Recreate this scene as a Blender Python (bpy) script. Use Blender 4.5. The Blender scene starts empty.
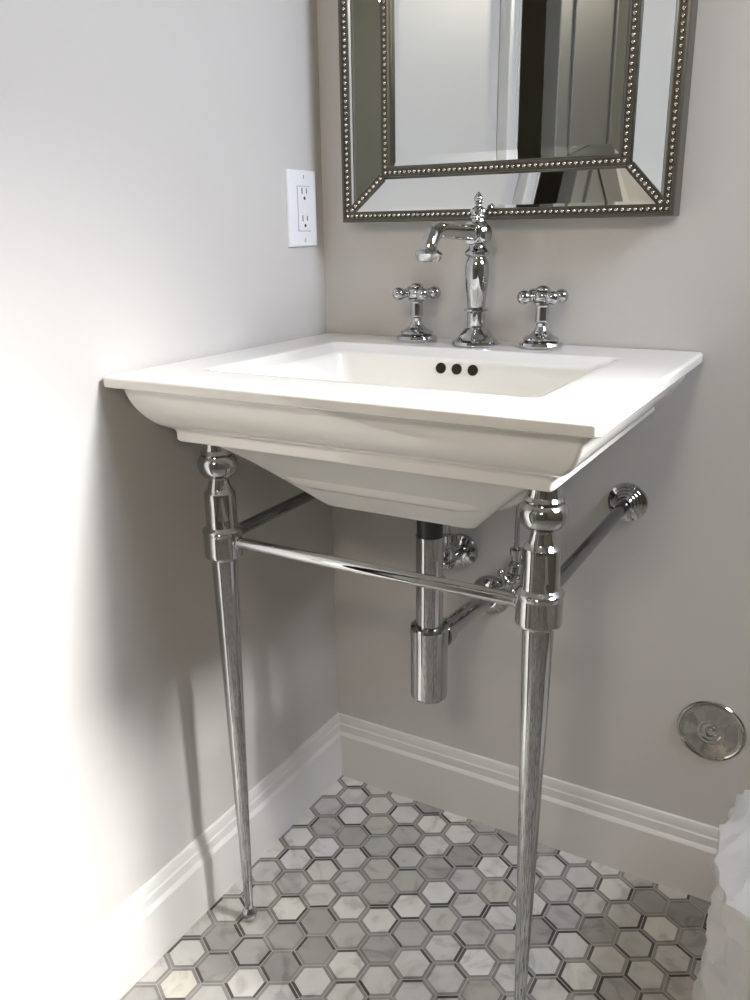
import bpy, bmesh, math, random
from mathutils import Vector, Matrix, noise
C = bpy.context.scene.collection
PI = math.pi
random.seed(7)

# ------------------------------------------------------------------ materials
def srgb(r, g, b):
    f = lambda c: (c/255/12.92) if c/255 <= .04045 else ((c/255+.055)/1.055)**2.4
    return (f(r), f(g), f(b), 1)

def mat(name, col, rough=.5, metal=0., spec=.5, coat=0., bump=None, emis=None):
    m = bpy.data.materials.new(name); m.use_nodes = True
    nt = m.node_tree; b = nt.nodes['Principled BSDF']
    b.inputs['Base Color'].default_value = col
    b.inputs['Roughness'].default_value = rough
    b.inputs['Metallic'].default_value = metal
    b.inputs['Specular IOR Level'].default_value = spec
    b.inputs['Coat Weight'].default_value = coat
    b.inputs['Coat Roughness'].default_value = .04
    if bump:
        sc, st, dist = bump
        tc = nt.nodes.new('ShaderNodeTexCoord'); n = nt.nodes.new('ShaderNodeTexNoise')
        n.inputs['Scale'].default_value = sc; n.inputs['Detail'].default_value = 4
        bp = nt.nodes.new('ShaderNodeBump'); bp.inputs['Strength'].default_value = st
        bp.inputs['Distance'].default_value = dist
        nt.links.new(tc.outputs['Object'], n.inputs['Vector'])
        nt.links.new(n.outputs['Fac'], bp.inputs['Height'])
        nt.links.new(bp.outputs['Normal'], b.inputs['Normal'])
    return m

M = {}
M['paint'] = mat('grey_wall_paint', (.605, .582, .552, 1), .42, spec=.35, bump=(260, .12, .0006))
M['ceiling'] = mat('ceiling_paint', (.50, .49, .46, 1), .8)
M['far'] = mat('low_bounce_olive_grey', (.30, .295, .25, 1), .5)  # unseen walls, kept darker than the room paint to cut bounced light
M['trim'] = mat('white_trim_paint', (.74, .72, .685, 1), .32, spec=.5)
M['ceramic'] = mat('white_fireclay', (.88, .86, .81, 1), .09, spec=.5, coat=.35)
M['hole'] = mat('overflow_dark', (.03, .027, .015, 1), .6, spec=.1)
M['chrome'] = mat('polished_chrome', (.52, .52, .525, 1), .035, 1.)
M['chrome_dark'] = mat('darker_chrome_pipe', (.26, .26, .265, 1), .12, 1.)  # side rails in a darker chrome than the front rail
M['rubber'] = mat('black_rubber', (.035, .036, .04, 1), .30, spec=.6)
M['plate'] = mat('outlet_plastic', (.86, .86, .88, 1), .28)
M['slot'] = mat('outlet_slot', (.03, .03, .035, 1), .6)
M['gap'] = mat('outlet_gap', (.30, .30, .31, 1), .6)
M['frame'] = mat('antique_silver_frame', (.135, .125, .105, 1), .36, .75)
M['bead'] = mat('antique_silver_bead', (.60, .56, .50, 1), .18, 1.)
M['mirror'] = mat('mirror_glass', (.80, .83, .815, 1), .012, 1.)
M['backing'] = mat('mirror_backing', (.10, .095, .09, 1), .7)
M['steel'] = mat('brushed_steel', (.50, .49, .46, 1), .10, 1., bump=(18, .25, .004))
M['door'] = mat('shaded_door_tone', (.17, .16, .14, 1), .45)  # leaf coloured dark in place of the shade on it
M['hall'] = mat('hall_gloom_tone', (.05, .042, .035, 1), .7)  # gloom of the unlit hall put into the wall colour
M['grout'] = mat('grout', (.40, .385, .35, 1), .9)
M['bulb'] = mat('lamp_glass', (.9, .88, .84, 1), .4)

def tile_material():
    m = bpy.data.materials.new('honed_marble_and_grey_border'); m.use_nodes = True
    nt = m.node_tree; b = nt.nodes['Principled BSDF']; L = nt.links
    at = nt.nodes.new('ShaderNodeVertexColor'); at.layer_name = 'tint'
    tc = nt.nodes.new('ShaderNodeTexCoord')
    w = nt.nodes.new('ShaderNodeTexNoise'); w.inputs['Scale'].default_value = 16
    w.inputs['Detail'].default_value = 6; w.inputs['Distortion'].default_value = 1.6
    L.new(tc.outputs['Object'], w.inputs['Vector'])
    r = nt.nodes.new('ShaderNodeValToRGB')
    e = r.color_ramp.elements
    e[0].position = .36; e[0].color = (.52, .52, .52, 1)
    e[1].position = .60; e[1].color = (1, 1, 1, 1)
    k = r.color_ramp.elements.new(.47); k.color = (.88, .88, .88, 1)
    L.new(w.outputs['Fac'], r.inputs['Fac'])
    mx = nt.nodes.new('ShaderNodeMix'); mx.data_type = 'RGBA'; mx.blend_type = 'MULTIPLY'
    mx.inputs['Factor'].default_value = .55
    L.new(at.outputs['Color'], mx.inputs['A']); L.new(r.outputs['Color'], mx.inputs['B'])
    L.new(mx.outputs['Result'], b.inputs['Base Color'])
    b.inputs['Roughness'].default_value = .27
    return m
M['tile'] = tile_material()

def bag_material():
    m = bpy.data.materials.new('milky_plastic_film'); m.use_nodes = True
    nt = m.node_tree; L = nt.links; out = nt.nodes['Material Output']; b = nt.nodes['Principled BSDF']
    b.inputs['Base Color'].default_value = (.90, .89, .87, 1)
    b.inputs['Roughness'].default_value = .34
    tr = nt.nodes.new('ShaderNodeBsdfTranslucent'); tr.inputs['Color'].default_value = (.93, .92, .90, 1)
    tp = nt.nodes.new('ShaderNodeBsdfTransparent')
    tc = nt.nodes.new('ShaderNodeTexCoord'); nz = nt.nodes.new('ShaderNodeTexNoise'); nz.inputs['Scale'].default_value = 4; nz.inputs['Distortion'].default_value = 2.5
    vo = nt.nodes.new('ShaderNodeTexVoronoi'); vo.inputs['Scale'].default_value = 17; vo.feature = 'F1'
    mv = nt.nodes.new('ShaderNodeMix'); mv.data_type = 'RGBA'; mv.inputs['Factor'].default_value = .25
    bp = nt.nodes.new('ShaderNodeBump'); bp.inputs['Strength'].default_value = .8; bp.inputs['Distance'].default_value = .006
    L.new(tc.outputs['Object'], nz.inputs['Vector']); L.new(tc.outputs['Object'], mv.inputs['A']); L.new(nz.outputs['Color'], mv.inputs['B'])
    L.new(mv.outputs['Result'], vo.inputs['Vector']); L.new(vo.outputs['Distance'], bp.inputs['Height'])
    L.new(bp.outputs['Normal'], b.inputs['Normal']); L.new(bp.outputs['Normal'], tr.inputs['Normal'])
    a = nt.nodes.new('ShaderNodeMixShader'); a.inputs[0].default_value = .32
    L.new(b.outputs[0], a.inputs[1]); L.new(tr.outputs[0], a.inputs[2])
    c = nt.nodes.new('ShaderNodeMixShader'); c.inputs[0].default_value = .07
    L.new(a.outputs[0], c.inputs[1]); L.new(tp.outputs[0], c.inputs[2])
    L.new(c.outputs[0], out.inputs['Surface'])
    return m
M['bag'] = bag_material()

def glass_material():
    m = bpy.data.materials.new('window_glass'); m.use_nodes = True
    nt = m.node_tree; L = nt.links; out = nt.nodes['Material Output']
    g = nt.nodes.new('ShaderNodeBsdfGlossy'); g.inputs['Roughness'].default_value = .02
    t = nt.nodes.new('ShaderNodeBsdfTransparent')
    x = nt.nodes.new('ShaderNodeMixShader'); x.inputs[0].default_value = .92
    L.new(g.outputs[0], x.inputs[1]); L.new(t.outputs[0], x.inputs[2]); L.new(x.outputs[0], out.inputs['Surface'])
    return m
M['glass'] = glass_material()

# ------------------------------------------------------------------ helpers
def obj(name, bm, m, parent=None, smooth=35, loc=None):
    bmesh.ops.recalc_face_normals(bm, faces=bm.faces)
    me = bpy.data.meshes.new(name); bm.to_mesh(me); bm.free()
    if smooth:
        for p in me.polygons: p.use_smooth = True
        me.set_sharp_from_angle(angle=math.radians(smooth))
    for mm in (m if isinstance(m, (list, tuple)) else [m]): me.materials.append(mm)
    o = bpy.data.objects.new(name, me); C.objects.link(o)
    if smooth:
        wn = o.modifiers.new('weighted_normals', 'WEIGHTED_NORMAL'); wn.keep_sharp = True; wn.weight = 80
    if parent: o.parent = parent
    if loc: o.location = loc
    return o

def thing(name, label, cat, loc=(0, 0, 0), rotz=0, group=None):
    o = bpy.data.objects.new(name, None); C.objects.link(o)
    o.empty_display_size = .05
    o.location = loc; o.rotation_euler = (0, 0, rotz); o['label'] = label; o['category'] = cat
    if group: o['group'] = group
    return o

def struct(name, bm, m, parent=None, smooth=0):
    o = obj(name, bm, m, parent, smooth)
    if not parent: o['kind'] = 'structure'
    return o

def box(bm, a, b, bev=0, seg=2):
    x0, y0, z0 = a; x1, y1, z1 = b
    r = bmesh.ops.create_cube(bm, size=1)
    for v in r['verts']:
        v.co = Vector(((x0+x1)/2+v.co.x*(x1-x0), (y0+y1)/2+v.co.y*(y1-y0), (z0+z1)/2+v.co.z*(z1-z0)))
    if bev:
        es = list({e for v in r['verts'] for e in v.link_edges})
        bmesh.ops.bevel(bm, geom=es, offset=bev, segments=seg, affect='EDGES', profile=.5)

def frame_of(d):
    d = Vector(d).normalized()
    u = d.cross(Vector((0, 0, 1)) if abs(d.z) < .9 else Vector((1, 0, 0))).normalized()
    return u, d.cross(u).normalized(), d

def lathe(bm, prof, org=(0, 0, 0), axis=(0, 0, 1), seg=40, cap=True):
    """prof: list of (radius, distance along axis)"""
    u, w, d = frame_of(axis); org = Vector(org); rings = []
    dense = [prof[0]]
    for (r0, h0), (r1, h1) in zip(prof, prof[1:]):      # support loops keep long straight runs straight
        L = math.hypot(r1-r0, h1-h0)
        if L > .0045 and min(r0, r1) > .003:
            k = .0008/L; dense += [(r0+(r1-r0)*k, h0+(h1-h0)*k), (r0+(r1-r0)*(1-k), h0+(h1-h0)*(1-k))]
        dense.append((r1, h1))
    prof = dense
    for r, h in prof:
        c = org + d*h
        if r < 1e-6: rings.append([bm.verts.new(c)])
        else: rings.append([bm.verts.new(c+u*(r*math.cos(2*PI*i/seg))+w*(r*math.sin(2*PI*i/seg))) for i in range(seg)])
    for a, b in zip(rings, rings[1:]):
        for i in range(seg):
            j = (i+1) % seg
            if len(a) == 1 and len(b) == 1: continue
            if len(a) == 1: bm.faces.new((a[0], b[i], b[j]))
            elif len(b) == 1: bm.faces.new((a[i], a[j], b[0]))
            else: bm.faces.new((a[i], a[j], b[j], b[i]))
    if cap:
        if len(rings[0]) > 1: bm.faces.new(rings[0])
        if len(rings[-1]) > 1: bm.faces.new(rings[-1])

def spline(pts, n=6):
    """Catmull-Rom through tuples of any size"""
    out = []; P = [pts[0]]+list(pts)+[pts[-1]]
    for k in range(1, len(P)-2):
        for s in range(n):
            t = s/n
            out.append(tuple(.5*((2*b)+(-a+c)*t+(2*a-5*b+4*c-d)*t*t+(-a+3*b-3*c+d)*t**3)
                             for a, b, c, d in zip(P[k-1], P[k], P[k+1], P[k+2])))
    out.append(tuple(pts[-1])); return out

def tube(bm, pts, rad, seg=20, cap=True):
    """pts list of vec; rad number or list"""
    pts = [Vector(p) for p in pts]; n = len(pts)
    rad = [rad]*n if isinstance(rad, (int, float)) else rad
    u = None; rings = []
    for i, p in enumerate(pts):
        d = ((pts[min(i+1, n-1)]-p).normalized()+(p-pts[max(i-1, 0)]).normalized()).normalized()
        if u is None: u, w, _ = frame_of(d)
        else:
            u = (u-d*u.dot(d)).normalized(); w = d.cross(u)
        rings.append([bm.verts.new(p+u*(rad[i]*math.cos(2*PI*k/seg))+w*(rad[i]*math.sin(2*PI*k/seg))) for k in range(seg)])
    for a, b in zip(rings, rings[1:]):
        for i in range(seg):
            j = (i+1) % seg; bm.faces.new((a[i], a[j], b[j], b[i]))
    if cap: bm.faces.new(rings[0]); bm.faces.new(rings[-1])

def ball(bm, c, r, u=16, v=10, m=None):
    mt = Matrix.Translation(c) @ (m or Matrix.Identity(4))
    bmesh.ops.create_uvsphere(bm, u_segments=u, v_segments=v, radius=r, matrix=mt)

def ring_rect(bm, x0, x1, y0, y1, z, r=.006, n=5):
    vs = []
    for cx, cy, a0 in ((x1-r, y1-r, 0), (x0+r, y1-r, 90), (x0+r, y0+r, 180), (x1-r, y0+r, 270)):
        for k in range(n+1):
            a = math.radians(a0+90*k/n)
            vs.append(bm.verts.new((cx+r*math.cos(a), cy+r*math.sin(a), z)))
    return vs

def loft(bm, rings, cap0=False, cap1=False):
    for a, b in zip(rings, rings[1:]):
        n = len(a)
        for i in range(n):
            j = (i+1) % n; bm.faces.new((a[i], a[j], b[j], b[i]))
    if cap0: bm.faces.new(rings[0])
    if cap1: bm.faces.new(rings[-1])

def extrude_profile(bm, prof, p0, p1, out, m0=0., m1=0.):
    """prof (d, z) swept from p0 to p1; d measured along `out`; m0, m1 shift the ends with d (mitres)"""
    p0 = Vector(p0); p1 = Vector(p1); out = Vector(out); t = (p1-p0).normalized()
    a = [bm.verts.new(p0+out*d+t*(m0*d)+Vector((0, 0, z))) for d, z in prof]
    b = [bm.verts.new(p1+out*d+t*(m1*d)+Vector((0, 0, z))) for d, z in prof]
    n = len(prof)
    for i in range(n):
        j = (i+1) % n; bm.faces.new((a[i], a[j], b[j], b[i]))
    bm.faces.new(a); bm.faces.new(b)

# ------------------------------------------------------------------ room
RX, FY, H = 1.75, -2.45, 2.45          # right wall, wall behind the camera, ceiling
DY0, DY1, DH = -.868, -1.66, 2.05      # doorway in the left wall

bm = bmesh.new(); box(bm, (-1.25, 0, -.02), (RX+.15, .12, H)); struct('wall_back', bm, M['paint'])
bm = bmesh.new()
box(bm, (-.12, DY0, -.02), (0, 0, H)); box(bm, (-.12, FY, -.02), (0, DY1, H)); box(bm, (-.12, DY1, DH), (0, DY0, H))
struct('wall_left', bm, M['paint'])
WY0, WY1, WZ0, WZ1 = -.72, -.04, 1.52, 2.27   # window in the right wall
bm = bmesh.new()
box(bm, (RX, FY, -.02), (RX+.15, WY0, H)); box(bm, (RX, WY1, -.02), (RX+.15, 0, H))
box(bm, (RX, WY0, -.02), (RX+.15, WY1, WZ0)); box(bm, (RX, WY0, WZ1), (RX+.15, WY1, H))
struct('wall_right', bm, M['far'])
bm = bmesh.new(); box(bm, (-1.25, FY-.12, -.02), (RX+.15, FY, H)); struct('wall_front', bm, M['far'])
bm = bmesh.new(); box(bm, (-1.25, FY-.12, H), (RX+.15, .12, H+.1)); struct('ceiling', bm, M['ceiling'])
# hallway beyond the doorway
bm = bmesh.new(); box(bm, (-1.37, FY-.12, -.02), (-1.25, .12, H)); struct('wall_hall', bm, M['hall'])

# window frame and pane
win = thing('window_1', '', ''); del win['label']; del win['category']; win['kind'] = 'structure'
bm = bmesh.new()
for a, b in (((RX-.015, WY0-.05, WZ0-.06), (RX+.0, WY0, WZ1+.06)), ((RX-.015, WY1, WZ0-.06), (RX+.0, WY1+.045, WZ1+.06)),
             ((RX-.015, WY0, WZ1), (RX, WY1, WZ1+.06)), ((RX-.025, WY0, WZ0-.06), (RX, WY1, WZ0)),
             ((RX+.06, WY0, WZ0), (RX+.10, WY0+.03, WZ1)), ((RX+.06, WY1-.03, WZ0), (RX+.10, WY1, WZ1)),
             ((RX+.06, WY0+.03, WZ0), (RX+.10, WY1-.03, WZ0+.035)), ((RX+.06, WY0+.03, WZ1-.035), (RX+.10, WY1-.03, WZ1))):
    box(bm, a, b, .002, 1)
obj('window_frame', bm, M['trim'], win)
bm = bmesh.new(); box(bm, (RX+.078, WY0+.03, WZ0+.035), (RX+.082, WY1-.03, WZ1-.035)); obj('window_pane', bm, M['glass'], win, 0)

# door casing, ajar door leaf
def casing_bm(y0, y1, z1, sx=0):
    bm = bmesh.new()
    s = 1 if y1 > y0 else -1
    box(bm, (0, min(y0, y1)+.003, 0), (.016, max(y0, y1)-.003, z1-.002), .002, 1)
    ye = y1
    box(bm, (.0, min(ye-s*.022, ye), 0), (.027, max(ye-s*.022, ye), z1), .004, 2)
    box(bm, (.0, min(y0, y0+s*.012), 0), (.020, max(y0, y0+s*.012), z1), .003, 2)
    return bm
struct('trim_1', casing_bm(DY0, DY0+.088, DH+.09), M['trim'], smooth=30)
struct('trim_2', casing_bm(DY1, DY1-.088, DH+.09), M['trim'], smooth=30)
bm = bmesh.new(); box(bm, (0, DY1-.088, DH), (.018, DY0+.088, DH+.09), .003, 2); struct('trim_3', bm, M['trim'], smooth=30)
door = thing('door_1', '', '', (.002, DY1+.01, 0), math.radians(-3.6)); del door['label']; del door['category']; door['kind'] = 'structure'
bm = bmesh.new(); W_ = .70
box(bm, (0, 0, .012), (.038, W_, 2.03), .002, 1)
obj('door_leaf', bm, M['door'], door, 0)
bm = bmesh.new()
for z0, z1 in ((.20, .85), (1.02, 1.90)):
    for a, b in (((.036, .11, z0), (.046, .125, z1)), ((.036, W_-.125, z0), (.046, W_-.11, z1)),
                 ((.036, .125, z0), (.046, W_-.125, z0+.015)), ((.036, .125, z1-.015), (.046, W_-.125, z1))):
        box(bm, a, b, .002, 1)
obj('door_molding', bm, M['door'], door, 0)
bm = bmesh.new(); lathe(bm, [(.026, 0), (.026, .006), (.009, .010), (.009, .035), (.022, .042), (.027, .052), (.022, .064), (0, .068)], (.038, W_-.06, .95), (1, 0, 0), 24)
obj('door_handle', bm, M['frame'], door)

# baseboards
BH = .132
bprof = [(.0, .0), (.014, .0), (.014, BH-.040), (.0125, BH-.037), (.0095, BH-.033), (.0088, BH-.022), (.0088, BH-.019),
         (.0068, BH-.016), (.0060, BH-.006), (.004, BH-.001), (0, BH)]
bm = bmesh.new(); extrude_profile(bm, bprof, (0, 0, 0), (RX, 0, 0), (0, -1, 0), m0=1, m1=-1); struct('baseboard_back', bm, M['trim'], smooth=20)
bm = bmesh.new(); extrude_profile(bm, bprof, (0, DY0+.088, 0), (0, 0, 0), (1, 0, 0), m0=0, m1=-1); struct('baseboard_left', bm, M['trim'], smooth=20)
bm = bmesh.new(); extrude_profile(bm, bprof, (RX, 0, 0), (RX, FY, 0), (-1, 0, 0), m0=1, m1=-1); struct('baseboard_right', bm, M['trim'], smooth=20)

# floor: marble hexagons, each inside a mitred border of grey strips
bm = bmesh.new(); lay = bm.loops.layers.float_color.new('tint')
def poly(vs, col, mi=0, z=0.):
    f = bm.faces.new([bm.verts.new((x, y, z)) for x, y in vs]); f.material_index = mi
    for l in f.loops: l[lay] = (*col, 1)
    return f
poly([(-1.25, FY), (RX, FY), (RX, 0), (-1.25, 0)], (.3, .3, .3), 1, -.0004)
PX, PY, SY = .05595, .0493, 1.017
def hexpts(cx, cy, ap):
    R = ap/math.cos(PI/6)
    return [(cx+R*math.cos(math.radians(30+60*k)), cy+SY*R*math.sin(math.radians(30+60*k))) for k in range(6)]
def clip(pts):
    for ax, s, lim in ((0, 1, .0), (0, -1, RX), (1, -1, 0.), (1, 1, FY)):
        res = []
        for i in range(len(pts)):
            a, b = pts[i], pts[(i+1) % len(pts)]
            ia = (a[ax]-lim)*s >= 0; ib = (b[ax]-lim)*s >= 0
            if ia: res.append(a)
            if ia != ib:
                t = (lim-a[ax])/(b[ax]-a[ax]); res.append((a[0]+(b[0]-a[0])*t, a[1]+(b[1]-a[1])*t))
        pts = res
        if len(pts) < 3: return None
    return pts
for row in range(-2, 52):
    cy = -.060-PY*row
    for k in range(-2, 34):
        cx = .070+PX*k-(PX/2 if row % 2 else 0)
        u = random.random(); v = random.uniform(.0, 1)
        b = .52+.24*v if u < .80 else .34+.16*v
        col = (b, b*random.uniform(.95, .975), b*random.uniform(.86, .92))
        if random.random() < .03: col = (b*.97, b*.91, b*.78)
        h0 = hexpts(cx, cy, .0229); h1 = hexpts(cx, cy, .02305); h2 = hexpts(cx, cy, .0273)
        c = clip(h0)
        if c: poly(c, col)
        for s in range(6):
            t = (s+1) % 6
            g = random.uniform(.25, .34) if random.random() < .76 else random.uniform(.08, .13)
            c = clip([h1[s], h1[t], h2[t], h2[s]])
            if c: poly(c, (g, g*.96, g*.88))
fl = struct('floor', bm, [M['tile'], M['grout']])

# ------------------------------------------------------------------ console sink
SX0, SX1, SYF, SYB, ZT = .0035, .6185, -.514, -.0025, .877
sink = thing('console_sink', 'large white rectangular ceramic sink with moulded apron, set against both walls on two chrome legs', 'sink', ((SX0+SX1)/2, -.26, .70))
def sink_bm():
    bm = bmesh.new(); ox, oy, oz = (SX0+SX1)/2, -.26, .70
    R = []
    def add(i, z, r=.006, back=0., x=None):
        a = (SX0+i, SX1-i, SYF+i, SYB-back) if x is None else x
        R.append(ring_rect(bm, a[0]-ox, a[1]-ox, a[2]-oy, a[3]-oy, z-oz, r))
    # underside of bowl, upward to the slab edge
    bowl = [(.1116, .6892), (.0985, .7040), (.0845, .7200), (.0695, .7370), (.0540, .7540), (.0400, .7680), (.0270, .7795)]
    def bow(e, z): # inset e beyond the apron inset for x sides; front recedes the same way
        add(0, z, .012, x=(SX0+.062+e*1.20, SX1-.062-e*1.20, SYF+.060+e*1.12, SYB-.03-e*.5))
    bow(.125, .6885); bow(.1125, .6885)
    for e, z in bowl: bow(e, z)
    bow(.0190, .7855); bow(.014, .7888)
    for i, z, r in ((.0635, .7888, .006), (.0605, .7895, .006), (.0585, .792, .006), (.0583, .801, .006), (.0570, .8045, .006), (.0555, .8062, .006), (.0525, .8078, .006)):
        add(i, z, r)
    for k in range(1, 12):   # ovolo
        a = PI/2*k/11
        q = k/11; add(.0165+.036*(.62*(1-math.sin(a))+.38*(1-q)), .8078+.0515*(.62*(1-math.cos(a))+.38*q), .006)
    for i, z in ((.0165, .8615), (.0150, .8625), (.0035, .8628), (.0010, .8636), (.0, .8650), (0, .8735), (.0005, .8752), (.0020, .8767), (.0040, .8772), (.007, .87725)):
        add(i, z, .007)
    # deck and basin
    bx = (.0865, .5275, -.418, -.108)
    def inner(e, z, r=.014): add(0, z, r, x=(bx[0]+e, bx[1]-e, bx[2]+e*.9, bx[3]-e*.9))
    inner(-.012, .8772, .018); inner(-.003, .8770); inner(.0, .8762); inner(.0035, .8725); inner(.0185, .8665); inner(.0215, .8645); inner(.0235, .860)
    inner(.032, .80, .03); inner(.042, .745, .04); inner(.052, .727, .05); inner(.070, .717, .055); inner(.10, .713, .05)
    loft(bm, R, True, True)
    return bm
obj('basin', sink_bm(), M['ceramic'], sink, 38)
ox = sink.location
for i, x in enumerate((.2805, .3055, .3305)):     # overflow holes in the back wall of the basin
    bm = bmesh.new(); n = Vector((0, -1, .17)).normalized()
    c = Vector((x, -.1305, .8515))
    lathe(bm, [(.0078, .0), (.0078, .0012), (.0072, .0014), (.0066, .0006), (0, .0006)], c-Vector(ox), n, 24)
    o = obj('overflow_hole', bm, M['hole'], sink)
bm = bmesh.new(); lathe(bm, [(.032, 0), (.032, .002), (.028, .004), (.019, .003), (.018, .006), (.010, .009), (0, .0095)], Vector((.307, -.245, .713))-Vector(ox), (0, 0, 1), 32)
obj('drain_plug', bm, M['chrome'], sink)

# ------------------------------------------------------------------ chrome stand
LX0, LX1, LY, ZR = .0845, .5345, -.404, .6425
stand = thing('sink_stand', 'polished chrome stand with two turned tapering legs and rails under the white sink', 'sink legs', ((LX0+LX1)/2, LY, 0))
leg_prof = spline([(.0, .0), (.006, .0005), (.0105, .006), (.0118, .012), (.0105, .018), (.0070, .0225)], 3) + \
    [(.0062, .0235), (.0066, .030), (.0090, .15), (.0118, .30), (.0150, .47), (.0176, .600), (.0180, .6155), (.0195, .6165), (.0200, .6185)]
leg_prof2 = [(.0195, .6170), (.0228, .6183), (.0258, .6210), (.0262, .6230), (.0262, .6530), (.0270, .6550), (.0272, .6580), (.0262, .6600), (.0240, .6615), (.0215, .6640), (.0214, .6690), (.0212, .675),
    (.0212, .7085), (.0208, .7110), (.0190, .7130), (.0165, .7165), (.0142, .7230), (.0130, .7290), (.0132, .7315), (.0165, .7325), (.0200, .7345)] + \
    spline([(.0205, .7350), (.0245, .7400), (.0268, .7480), (.0262, .7560), (.0222, .7622)], 4) + \
    [(.0205, .7630), (.0210, .7645), (.0218, .7660), (.0205, .7680), (.0190, .7700), (.0178, .776), (.0175, .7887)]
for x in (LX0, LX1):
    bm = bmesh.new(); lathe(bm, leg_prof, (x-stand.location.x, 0, 0), seg=48)
    lg = obj('leg', bm, M['chrome'], stand, 40)
    bm = bmesh.new(); lathe(bm, leg_prof2, (x-stand.location.x, 0, 0), seg=48)
    obj('turned_collar', bm, M['chrome'], lg, 30)
sx = stand.location.x
bm = bmesh.new(); tube(bm, [(LX0+.022-sx, 0, ZR), (LX1-.022-sx, 0, ZR)], .0080, 28)
lathe(bm, [(.0100, 0), (.0100, .004), (.0080, .0055)], (LX0+.0225-sx, 0, ZR), (1, 0, 0), 28, False)
lathe(bm, [(.0100, 0), (.0100, .004), (.0080, .0055)], (LX1-.0225-sx, 0, ZR), (-1, 0, 0), 28, False)
obj('front_rail', bm, M['chrome'], stand)
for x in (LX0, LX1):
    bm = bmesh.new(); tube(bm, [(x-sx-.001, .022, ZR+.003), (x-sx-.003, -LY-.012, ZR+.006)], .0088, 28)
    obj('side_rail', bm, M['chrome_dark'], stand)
    bm = bmesh.new()
    lathe(bm, [(.0295, .0005), (.0300, .003), (.0290, .006), (.0250, .0072), (.0245, .0095), (.0205, .0108), (.0200, .0130), (.0165, .0145), (.0160, .0175), (.0130, .019), (.0125, .024), (.0105, .026), (.0090, .026)],
          (x-sx-.003, -LY, ZR+.006), (0, -1, 0), 48)
    obj('wall_flange', bm, M['chrome'], stand, 25)

# ------------------------------------------------------------------ faucet spout
FX, FYY = .3015, -.056
fa = thing('faucet', 'tall chrome faucet with turned column, arched spout and pointed finial', 'faucet', (FX, FYY, ZT+.0002))
K = .3125/.3125
def fz(Y): return (525-Y)/3.125*.001387*1.0
def fr(w): return w/3.125/655
prof = [(fr(66), 0), (fr(70), .001), (fr(71), fz(518)), (fr(69), fz(510)), (fr(60), fz(504)), (fr(55), fz(499)), (fr(52), fz(494)), (fr(50), fz(490)), (fr(46), fz(484)), (fr(40), fz(478)),
        (fr(37), fz(474)), (fr(33), fz(470)), (fr(29), fz(466)), (fr(28), fz(460)), (fr(28), fz(418)), (fr(31), fz(414)), (fr(37), fz(411)), (fr(37), fz(406)), (fr(31), fz(403)), (fr(27), fz(400))] + \
    spline([(fr(27), fz(398)), (fr(29), fz(370)), (fr(33), fz(330)), (fr(36), fz(285)), (fr(34), fz(258)), (fr(28), fz(243))], 4) + \
    [(fr(27), fz(240)), (fr(34), fz(236)), (fr(38), fz(230)), (fr(38), fz(224)), (fr(34), fz(218)), (fr(28), fz(213)), (fr(25), fz(205)), (fr(25), fz(198))]
bm = bmesh.new(); lathe(bm, prof, seg=48); obj('column', bm, M['chrome'], fa, 32)
prof = spline([(fr(24), fz(202)), (fr(33), fz(192)), (fr(38), fz(172)), (fr(37), fz(155)), (fr(30), fz(138)), (fr(22), fz(130))], 4) + \
    [(fr(20), fz(127)), (fr(19), fz(120)), (fr(24), fz(117)), (fr(25), fz(112)), (fr(21), fz(108)), (fr(22), fz(104)), (fr(25), fz(99)), (fr(24), fz(92)), (fr(16), fz(86)), (fr(8), fz(80)), (fr(7), fz(76))]
bm = bmesh.new(); lathe(bm, prof, seg=40)
lathe(bm, [(fr(30), 0), (fr(32), .012), (fr(22), .019), (fr(15), .022), (fr(13), .026), (fr(5), .030), (0, .031)], (0, .004, fz(166)), (0, 1, 0), 28)
obj('valve_head', bm, M['chrome'], fa, 32)
bm = bmesh.new(); lathe(bm, [(fr(7), fz(76)), (fr(12), fz(74)), (fr(12), fz(71)), (fr(8), fz(69))]+spline([(fr(8), fz(69)), (fr(13), fz(62)), (fr(12), fz(53)), (fr(7), fz(46)), (fr(5), fz(42)), (0, fz(37))], 3), seg=24)
obj('finial', bm, M['chrome'], fa)
zs = fz(163)
bm = bmesh.new()
pth = [(-.018, zs, .0118), (-.040, zs+.0005, .0112), (-.080, zs+.002, .0106), (-.112, zs+.0035, .0106), (-.132, zs+.003, .0108), (-.146, zs-.002, .0106), (-.155, zs-.011, .0102), (-.158, zs-.020, .0100)]
sp = spline(pth, 5); tube(bm, [(0, a, b) for a, b, c in sp], [c for a, b, c in sp], 28)
lathe(bm, [(.0135, 0), (.0150, .0015), (.0150, .005), (.0118, .0065)], (0, -.020, zs), (0, -1, 0), 28)
obj('spout', bm, M['chrome'], fa)
bm = bmesh.new(); lathe(bm, [(.0100, -.002), (.0120, .001), (.0165, .004), (.0180, .007), (.0165, .011), (.0145, .0155), (.0125, .0155), (.012, .010), (0, .010)], (0, -.158, zs-.019), (0, -.08, -1), 32)
obj('spout_outlet', bm, M['chrome'], fa, 30)
bm = bmesh.new(); lathe(bm, [(.0118, .0095), (.0118, .0135), (.0095, .0138), (0, .0125)], (0, -.158, zs-.019), (0, -.08, -1), 28)
o = obj('aerator', bm, M['rubber'], fa, 30); o['label'] = 'dark aerator in the spout mouth'

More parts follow.
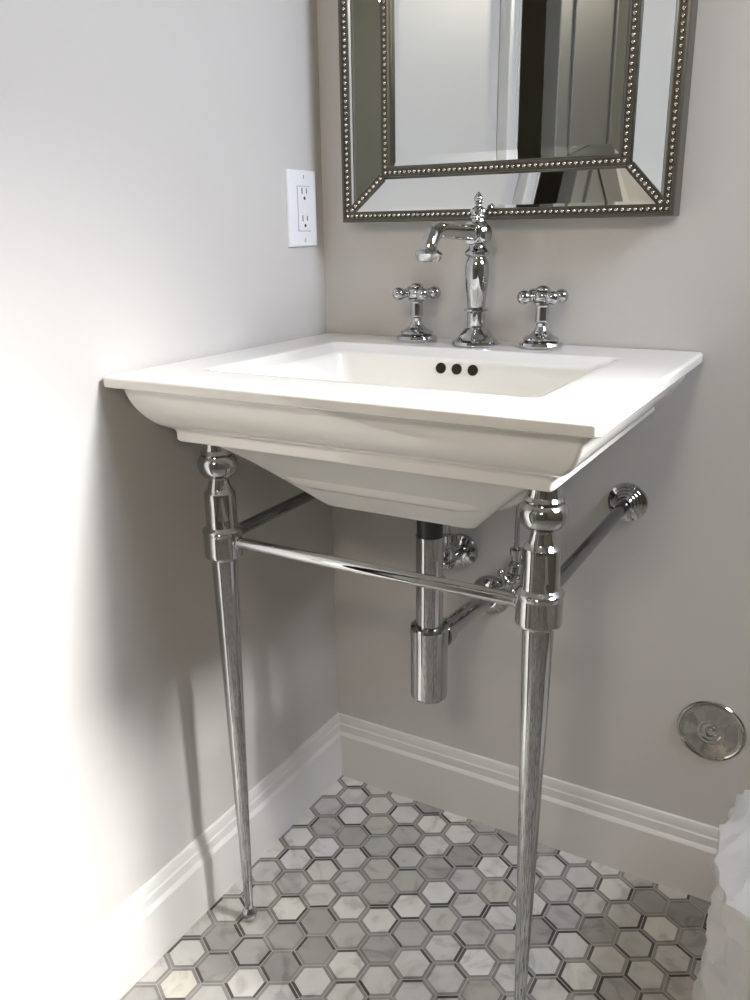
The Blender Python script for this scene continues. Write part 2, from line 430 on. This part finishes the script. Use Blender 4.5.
# ------------------------------------------------------------------ cross handles
def handle(x, y, label):
    t = thing('tap_handle', label, 'tap handle', (x, y, ZT+.0002), 0, 'cross tap handles on the sink deck')
    bm = bmesh.new()
    lathe(bm, [(.030, 0), (.0318, .001), (.0322, .004), (.0305, .0075), (.0255, .0085), (.0235, .0095), (.0255, .0105), (.0262, .0125), (.0240, .0150), (.0185, .0170), (.0135, .0205), (.0100, .0250), (.0085, .0290), (.0080, .030)], seg=40)
    obj('base', bm, M['chrome'], t, 32)
    bm = bmesh.new()
    lathe(bm, [(.0080, .029), (.0080, .0345), (.0092, .036), (.0100, .038), (.0096, .058), (.0105, .060), (.0132, .0615), (.0132, .0635), (.0110, .065)], seg=32)
    obj('stem', bm, M['chrome'], t, 32)
    bm = bmesh.new()
    lathe(bm, spline([(.009, .063), (.0140, .066), (.0160, .0715), (.0145, .0775), (.0100, .081)], 4), seg=28)
    for k in range(4):
        a = math.radians(-45+90*k); d = (math.cos(a), math.sin(a), 0)
        lathe(bm, spline([(.0075, .008), (.0062, .014), (.0058, .0165), (.0074, .0180), (.0074, .0190), (.0060, .0200), (.0084, .0230), (.0100, .0290), (.0084, .0350), (.0048, .0382), (.0, .0390)], 3), (0, 0, .0720), d, 20)
    obj('cross_grip', bm, M['chrome'], t, 40)
    bm = bmesh.new(); lathe(bm, [(.0098, .0805), (.0104, .0815), (.0104, .0825), (.0085, .0855), (.0045, .0873), (0, .0878)], seg=28)
    obj('cap', bm, M['chrome'], t, 40)
handle(.1935, -.038, 'small chrome cross tap handle left of the faucet, nearer the outlet wall')
handle(.398, -.041, 'small chrome cross tap handle right of the faucet, nearer the open end')

# ------------------------------------------------------------------ bottle trap
TX, TY = .3045, -.212
trap = thing('bottle_trap', 'chrome bottle trap hanging below the middle of the white sink', 'drain trap', (TX, TY, .364))
z0 = .348
bm = bmesh.new(); lathe(bm, [(.022, 0), (.0265, .0012), (.0280, .005), (.0280, .1035), (.0286, .104), (.0286, .1155), (.0275, .1190), (.0215, .1205)], seg=48); obj('bottle', bm, M['chrome'], trap, 30)
bm = bmesh.new(); lathe(bm, [(.0200, .120), (.0200, .258), (.0210, .2585), (.0210, .2610), (.0195, .2615)], seg=40); obj('tailpiece', bm, M['chrome'], trap, 30)
bm = bmesh.new(); lathe(bm, [(.0190, .2610), (.0195, .288), (.0205, .290), (.026, .296), (.028, .300), (.028, .306), (.0225, .309), (.0225, .3240)], seg=40); obj('drain_collar', bm, M['rubber'], trap, 30)
bm = bmesh.new(); tube(bm, [(.005, .022, .092), (.012, -TY-.006, .088)], .0155, 28); obj('waste_pipe', bm, M['chrome'], trap)
bm = bmesh.new(); lathe(bm, [(.0200, 0), (.0210, .002), (.0210, .018), (.0195, .020), (.0180, .026), (.0158, .027)], (.005, .026, .092), (0, 1, 0), 32); obj('slip_nut', bm, M['chrome'], trap, 30)
bm = bmesh.new(); lathe(bm, [(.0345, .0005), (.0350, .003), (.0320, .009), (.0240, .013), (.0185, .0145), (.0175, .018), (.0157, .018)], (.012, -TY, .088), (0, -1, 0), 40); obj('wall_flange', bm, M['chrome'], trap, 40)

# ------------------------------------------------------------------ shut-off valves
def valve(x, z, label, hook, outx):
    t = thing('shutoff_valve', label, 'valve', (x, -.001, z), 0, 'water shut-off valves under the sink')
    bm = bmesh.new(); lathe(bm, [(.0290, .0), (.0295, .002), (.0275, .007), (.0200, .0105), (.0135, .012), (.0130, .015), (.0095, .015)], (0, 0, 0), (0, -1, 0), 40); obj('wall_flange', bm, M['chrome'], t, 40)
    bm = bmesh.new(); tube(bm, [(0, -.008, 0), (0, -.052, 0)], .0080, 20)
    ball(bm, (0, -.058, 0), .0135, 20, 12)
    lathe(bm, [(.0110, 0), (.0120, .002), (.0120, .014), (.0095, .016), (.0078, .021), (.0078, .030), (.0105, .031), (.0108, .041), (.006, .043)], (0, -.058, .005), (0, 0, 1), 24)
    lathe(bm, [(.0085, 0), (.0085, .012), (.0062, .013), (.0055, .022)], (0, -.068, 0), (0, -1, 0), 20)
    obj('valve_body', bm, M['chrome'], t, 40)
    bm = bmesh.new()
    yy = -.092
    lathe(bm, [(.0065, 0), (.0082, .002), (.0082, .007), (.005, .0095), (0, .010)], (0, yy+.004, 0), (0, -1, 0), 20)
    for k in range(4):
        a = math.radians(hook+90*k); d = (math.cos(a), 0, math.sin(a))
        lathe(bm, [(.0050, .004), (.0040, .011), (.0042, .014), (.0058, .0175), (.0062, .021), (.0045, .024), (0, .0252)], (0, yy, 0), d, 16)
    obj('valve_handle', bm, M['chrome'], t, 40)
    bm = bmesh.new()
    p = spline([(0, -.058, .045), (0, -.058, .09), (outx*.3, -.058, .15), (outx*.8, -.058, .21), (outx, -.058, .262)], 6)
    tube(bm, p, .0042, 14); obj('supply_tube', bm, M['chrome'], t)
valve(.262, .5235, 'chrome water shut-off valve behind the bottle trap, left one of the pair', 20, -.008)
valve(.3800, .5200, 'chrome water shut-off valve peeking out beside the right sink leg', 35, .012)

# ------------------------------------------------------------------ cleanout cover
cl = thing('cleanout_cover', 'round shiny steel cover plate screwed to the back wall right of the sink', 'wall cover', (.6845, .0003, .3000))
bm = bmesh.new()
lathe(bm, [(.0490, 0), (.0505, .0010), (.0505, .0022), (.0490, .0042), (.0465, .0046), (.0445, .0034), (.040, .0036), (.030, .0046), (.021, .0056), (.0195, .0050), (.0160, .0050), (.0145, .0042), (.009, .0038), (.0075, .003), (0, .003)], (0, 0, 0), (0, -1, 0), 64)
obj('cover_disc', bm, M['steel'], cl, 25)
bm = bmesh.new(); lathe(bm, [(.0062, .003), (.0062, .0050), (.0045, .0064), (.0, .0068)], (0, 0, 0), (0, -1, 0), 20); obj('screw', bm, M['chrome'], cl, 30)

# ------------------------------------------------------------------ outlet
OY, OZ, OW = -.0653, 1.0772, .0765
ou = thing('wall_outlet', 'white rectangular double power outlet on the left wall above the sink', 'outlet', (0.0003, OY, OZ))
bm = bmesh.new()
rg = [[bm.verts.new((d, sy*(OW/2-i), sz*(.0575-i))) for sy, sz in ((-1, -1), (1, -1), (1, 1), (-1, 1))] for d, i in ((0, 0), (.0030, 0), (.0052, .0018), (.0062, .0052), (.0064, .010))]
loft(bm, rg, True, True); obj('cover_plate', bm, M['plate'], ou, 30)
bm = bmesh.new(); box(bm, (.0060, -.0172, -.0340), (.0070, .0172, .0340), .0003, 1); obj('gap_line', bm, M['gap'], ou, 0)
bm = bmesh.new(); box(bm, (.0062, -.0164, -.0332), (.0082, .0164, .0332), .0008, 2); rc = obj('receptacle', bm, M['plate'], ou, 30)
bm = bmesh.new(); box(bm, (.0080, -.0085, .0015), (.0092, .0085, .0075), .0004, 1); obj('test_button', bm, M['plate'], rc, 0)
bm = bmesh.new(); box(bm, (.0080, -.0085, -.0075), (.0092, .0085, -.0015), .0004, 1); obj('reset_button', bm, M['plate'], rc, 0)
for s in (1, -1):
    zc = s*.0205+.002
    bm = bmesh.new()
    box(bm, (.0078, -.0075, zc-.0005), (.0085, -.0053, zc+.0085)); box(bm, (.0078, .0053, zc+.0005), (.0085, .0072, zc+.0078))
    lathe(bm, [(.0026, 0), (.0026, .0005)], (.0080, 0, zc-.0068), (1, 0, 0), 14); obj('socket_slots', bm, M['slot'], rc, 0)
for s in (1, -1):
    bm = bmesh.new(); lathe(bm, [(.0032, 0), (.0032, .0008), (.002, .0014), (0, .0015)], (.0063, 0, s*.0475), (1, 0, 0), 16); sc = obj('screw', bm, M['plate'], ou, 30)
    bm = bmesh.new(); box(bm, (.0076, -.0005, s*.0475-.0026), (.0080, .0005, s*.0475+.0026)); obj('screw_slot', bm, M['slot'], sc, 0)

# ------------------------------------------------------------------ mirror
MX0, MX1, MZ0, MZ1 = .0605, .5690, 1.0555, 1.815
mr = thing('wall_mirror', 'rectangular wall mirror with beaded silver frame and slanted glass borders above the faucet', 'mirror', ((MX0+MX1)/2, 0, MZ0))
mx, my, mz = mr.location
def mring(bm, inset, y):
    return [bm.verts.new((x-mx, y, z-mz)) for x, z in ((MX0+inset, MZ0+inset), (MX1-inset, MZ0+inset), (MX1-inset, MZ1-inset), (MX0+inset, MZ1-inset))]
YO, YI = -.0385, -.0245     # front of outer band, front of inner band
bm = bmesh.new()
loft(bm, [mring(bm, .0, -.001), mring(bm, .0, YO+.004), mring(bm, .0015, YO+.0005), mring(bm, .004, YO), mring(bm, .0055, YO+.001), mring(bm, .0062, YO+.004), mring(bm, .0125, YO+.004), mring(bm, .013, YO+.002), mring(bm, .0155, YO+.002), mring(bm, .016, YO+.008), mring(bm, .016, -.001)])
obj('outer_frame', bm, M['frame'], mr, 25)
I0, I1 = .0665, .0810
bm = bmesh.new()
loft(bm, [mring(bm, I0-.001, -.008), mring(bm, I0-.001, YI-.001), mring(bm, I0+.0015, YI-.001), mring(bm, I0+.002, YI+.001), mring(bm, I0+.0085, YI+.001), mring(bm, I0+.009, YI-.001), mring(bm, I0+.0105, YI-.002), mring(bm, I1-.001, YI-.001), mring(bm, I1, YI+.004), mring(bm, I1, -.008)])
obj('inner_frame', bm, M['frame'], mr, 25)
bm = bmesh.new(); box(bm, (MX0+.012-mx, -.012, MZ0+.012-mz), (MX1-.012-mx, -.001, MZ1-.012-mz)); obj('backing', bm, M['backing'], mr, 0)
# centre glass with a bevelled margin
bm = bmesh.new()
loft(bm, [mring(bm, I1-.004, YI+.0100), mring(bm, I1-.004, YI+.0072), mring(bm, I1+.0005, YI+.0070), mring(bm, I1+.013, YI+.0058)], True, True)
obj('centre_glass', bm, M['mirror'], mr, 0)
# slanted border panels
g0, g1 = .0155, I0-.0005
def corners(i, y):
    return [Vector((x-mx, y, z-mz)) for x, z in ((MX0+i, MZ0+i), (MX1-i, MZ0+i), (MX1-i, MZ1-i), (MX0+i, MZ1-i))]
A = corners(g0, YO+.0045); B = corners(g1, YI+.0045)
for k in range(4):
    j = (k+1) % 4
    q = [A[k], A[j], B[j], B[k]]
    c = sum(q, Vector())/4
    nrm = (q[1]-q[0]).cross(q[3]-q[0]).normalized()
    if nrm.y > 0: nrm = -nrm
    edge = (A[j]-A[k]).normalized()
    # inner quad, the flat field inside a 5 mm bevel
    def shrink(q, d):
        out = []
        for n in range(4):
            p = q[n]; e1 = (q[(n+1) % 4]-p).normalized(); e0 = (q[(n-1) % 4]-p).normalized()
            s = e1.cross(e0).length
            out.append(p+(e1+e0)*(d/s))
        return out
    q2 = shrink(q, .0042)
    bm = bmesh.new()
    r0 = [bm.verts.new(p-nrm*.003) for p in q]; r1 = [bm.verts.new(p) for p in q]; r2 = [bm.verts.new(p+nrm*.0006) for p in q2]
    loft(bm, [r0, r1, r2], True, True); obj('border_glass', bm, M['mirror'], mr, 0)
# beads
def bead_row(bm, a, b, sp, r, ends=False):
    L = (b-a).length; n = max(1, round(L/sp))
    for i in range(n+1 if ends else n):
        ball(bm, a+(b-a)*(i/n), r, 10, 7)
for nm, ins, y, sp, r in (('outer_beading', .0093, YO+.0035, .0083, .0031), ('inner_beading', I0+.0053, YI+.0004, .0083, .0031)):
    bm = bmesh.new(); cs = corners(ins, y)
    for k in range(4): bead_row(bm, cs[k], cs[(k+1) % 4], sp, r)
    obj(nm, bm, M['bead'], mr, 60)
for k in range(4):
    a = corners(.0155, YO+.002)[k]; b = corners(I0-.001, YI+.001)[k]
    d = (b-a).normalized(); side = d.cross(Vector((0, 1, 0))).normalized(); up = side.cross(d)
    if up.y > 0: up = -up
    bm = bmesh.new()
    cr = [(-.0062, -.006), (-.0062, .0005), (-.0048, .0018), (-.0036, .0004), (.0036, .0004), (.0048, .0018), (.0062, .0005), (.0062, -.006)]
    rs = [[bm.verts.new(p+side*s+up*u) for s, u in cr] for p in (a, b)]
    loft(bm, rs, True, True); st = obj('corner_strip', bm, M['frame'], mr, 25)
    bm = bmesh.new(); bead_row(bm, a+up*.0012+d*.004, b+up*.0012-d*.003, .0083, .0031, True); obj('corner_beading', bm, M['bead'], st, 60)

# ------------------------------------------------------------------ plastic bag
def bag():
    bm = bmesh.new(); cx, cy = .925, -.205
    nu, nv = 120, 64; rings = []
    for j in range(nv+1):
        t = j/nv; z = .278*t
        for_r = []
        for i in range(nu):
            a = 2*PI*i/nu
            ca, sa = math.cos(a), math.sin(a)
            rr = (abs(ca/.182)**4+abs(sa/.150)**4)**(-1/4)
            taper = 1+.07*(1-t)**3+.05*t
            if t > .96: taper *= 1-.10*((t-.96)/.04)**2
            p = Vector((ca*rr*taper, sa*rr*taper, z))
            q = Vector((p.x*9, p.y*9, z*6+3))
            ridge = 1-abs(noise.noise(q+Vector((noise.noise(q*.8)*1.2, 0, noise.noise(q*.9+Vector((5, 1, 2)))*1.2)))*2)
            ridge2 = 1-abs(noise.noise(q*2.7+Vector((9, 2, 4))))*2
            ridge3 = 1-abs(noise.noise(q*6.5+Vector((1, 7, 3))))*2; d = .015*(ridge-.6)+.012*(ridge2-.6)+.003*(ridge3-.6)
            n = Vector((ca, sa, 0))
            p += n*d
            p.z = max(.001, p.z+.008*noise.noise(Vector((ca*2.4, sa*2.4, 7)))*t+.006*noise.noise(q*2))
            for_r.append(bm.verts.new(p+Vector((cx, cy, 0))))
        rings.append(for_r)
    # folded-in top: mouth drops inward
    last = rings[-1]
    for s, dz in ((.72, .008), (.45, -.012), (.22, -.03)):
        ring = []
        for i, v in enumerate(last if s == .72 else rings[nv]):
            p = v.co; q = Vector((cx+(p.x-cx)*s, cy+(p.y-cy)*s, p.z+dz+.014*noise.noise(Vector((i*.21, s*9, 3)))))
            ring.append(bm.verts.new(q))
        rings.append(ring)
    loft(bm, rings)
    bm.faces.new(rings[-1])
    o = obj('plastic_bag', bm, M['bag'], None, 16)
    o['label'] = 'crumpled translucent white plastic bag on the tiled floor at the right edge'; o['category'] = 'bag'
    return o
bag()

# ------------------------------------------------------------------ lights
def area(name, loc, target, sx_, sy_, power, col, spread=180):
    l = bpy.data.lights.new(name, 'AREA'); l.shape = 'RECTANGLE'; l.size = sx_; l.size_y = sy_
    l.energy = power; l.color = col; l.spread = math.radians(spread)
    o = bpy.data.objects.new(name, l); C.objects.link(o); o.location = loc
    d = Vector(target)-Vector(loc); o.rotation_euler = d.to_track_quat('-Z', 'Y').to_euler(); return o
area('window_daylight', (RX+.065, (WY0+WY1)/2, (WZ0+WZ1)/2), (0, -.70, .55), WY1-WY0-.08, WZ1-WZ0-.1, 15.5, (.80, .855, 1), 120)
area('warm_fill', (.75, FY+.06, 2.05), (.4, 0, .9), .35, .25, 12.5, (1, .89, .75))  # added warm fill from behind the camera, no fixture known there
area('hall_fill', (-.7, -1.0, H-.03), (-.7, -1.0, 0), .3, .3, 2.5, (1, .85, .7))  # added fill that lifts the hall out of full black

sl = bpy.data.lights.new('hazy_sun', 'SUN'); sl.energy = 23; sl.angle = math.radians(21); sl.color = (1, .985, .96)
so = bpy.data.objects.new('hazy_sun', sl); C.objects.link(so); so.location = (3, 0, 3)
so.rotation_euler = Vector((-1, -.28, -.84)).to_track_quat('-Z', 'Y').to_euler()
w = bpy.data.worlds.new('daylight'); bpy.context.scene.world = w; w.use_nodes = True
bg = w.node_tree.nodes['Background']; bg.inputs[0].default_value = (.80, .90, 1, 1); bg.inputs[1].default_value = 2.

# ------------------------------------------------------------------ camera
cam = bpy.data.cameras.new('camera'); co = bpy.data.objects.new('camera', cam); C.objects.link(co)
yaw, pitch, roll = [math.radians(a) for a in (30.0186, -17.4723, -.8011)]
fw = Vector((-math.sin(yaw)*math.cos(pitch), math.cos(yaw)*math.cos(pitch), math.sin(pitch)))
rt = Vector((math.cos(yaw), math.sin(yaw), 0)); up = rt.cross(fw)
r2 = rt*math.cos(roll)+up*math.sin(roll); u2 = -rt*math.sin(roll)+up*math.cos(roll)
mtx = Matrix((r2, u2, -fw)).transposed().to_4x4(); mtx.translation = Vector((.8125, -1.2476, 1.0409))
co.matrix_world = mtx
cam.sensor_fit = 'HORIZONTAL'; cam.sensor_width = 36; cam.lens = 36*851.85/750; cam.clip_start = .02
s = bpy.context.scene; s.camera = co
s.view_settings.view_transform = 'Standard'; s.view_settings.look = 'None'; s.view_settings.gamma = 1
s.view_settings.use_curve_mapping = False; s.view_settings.exposure = 0
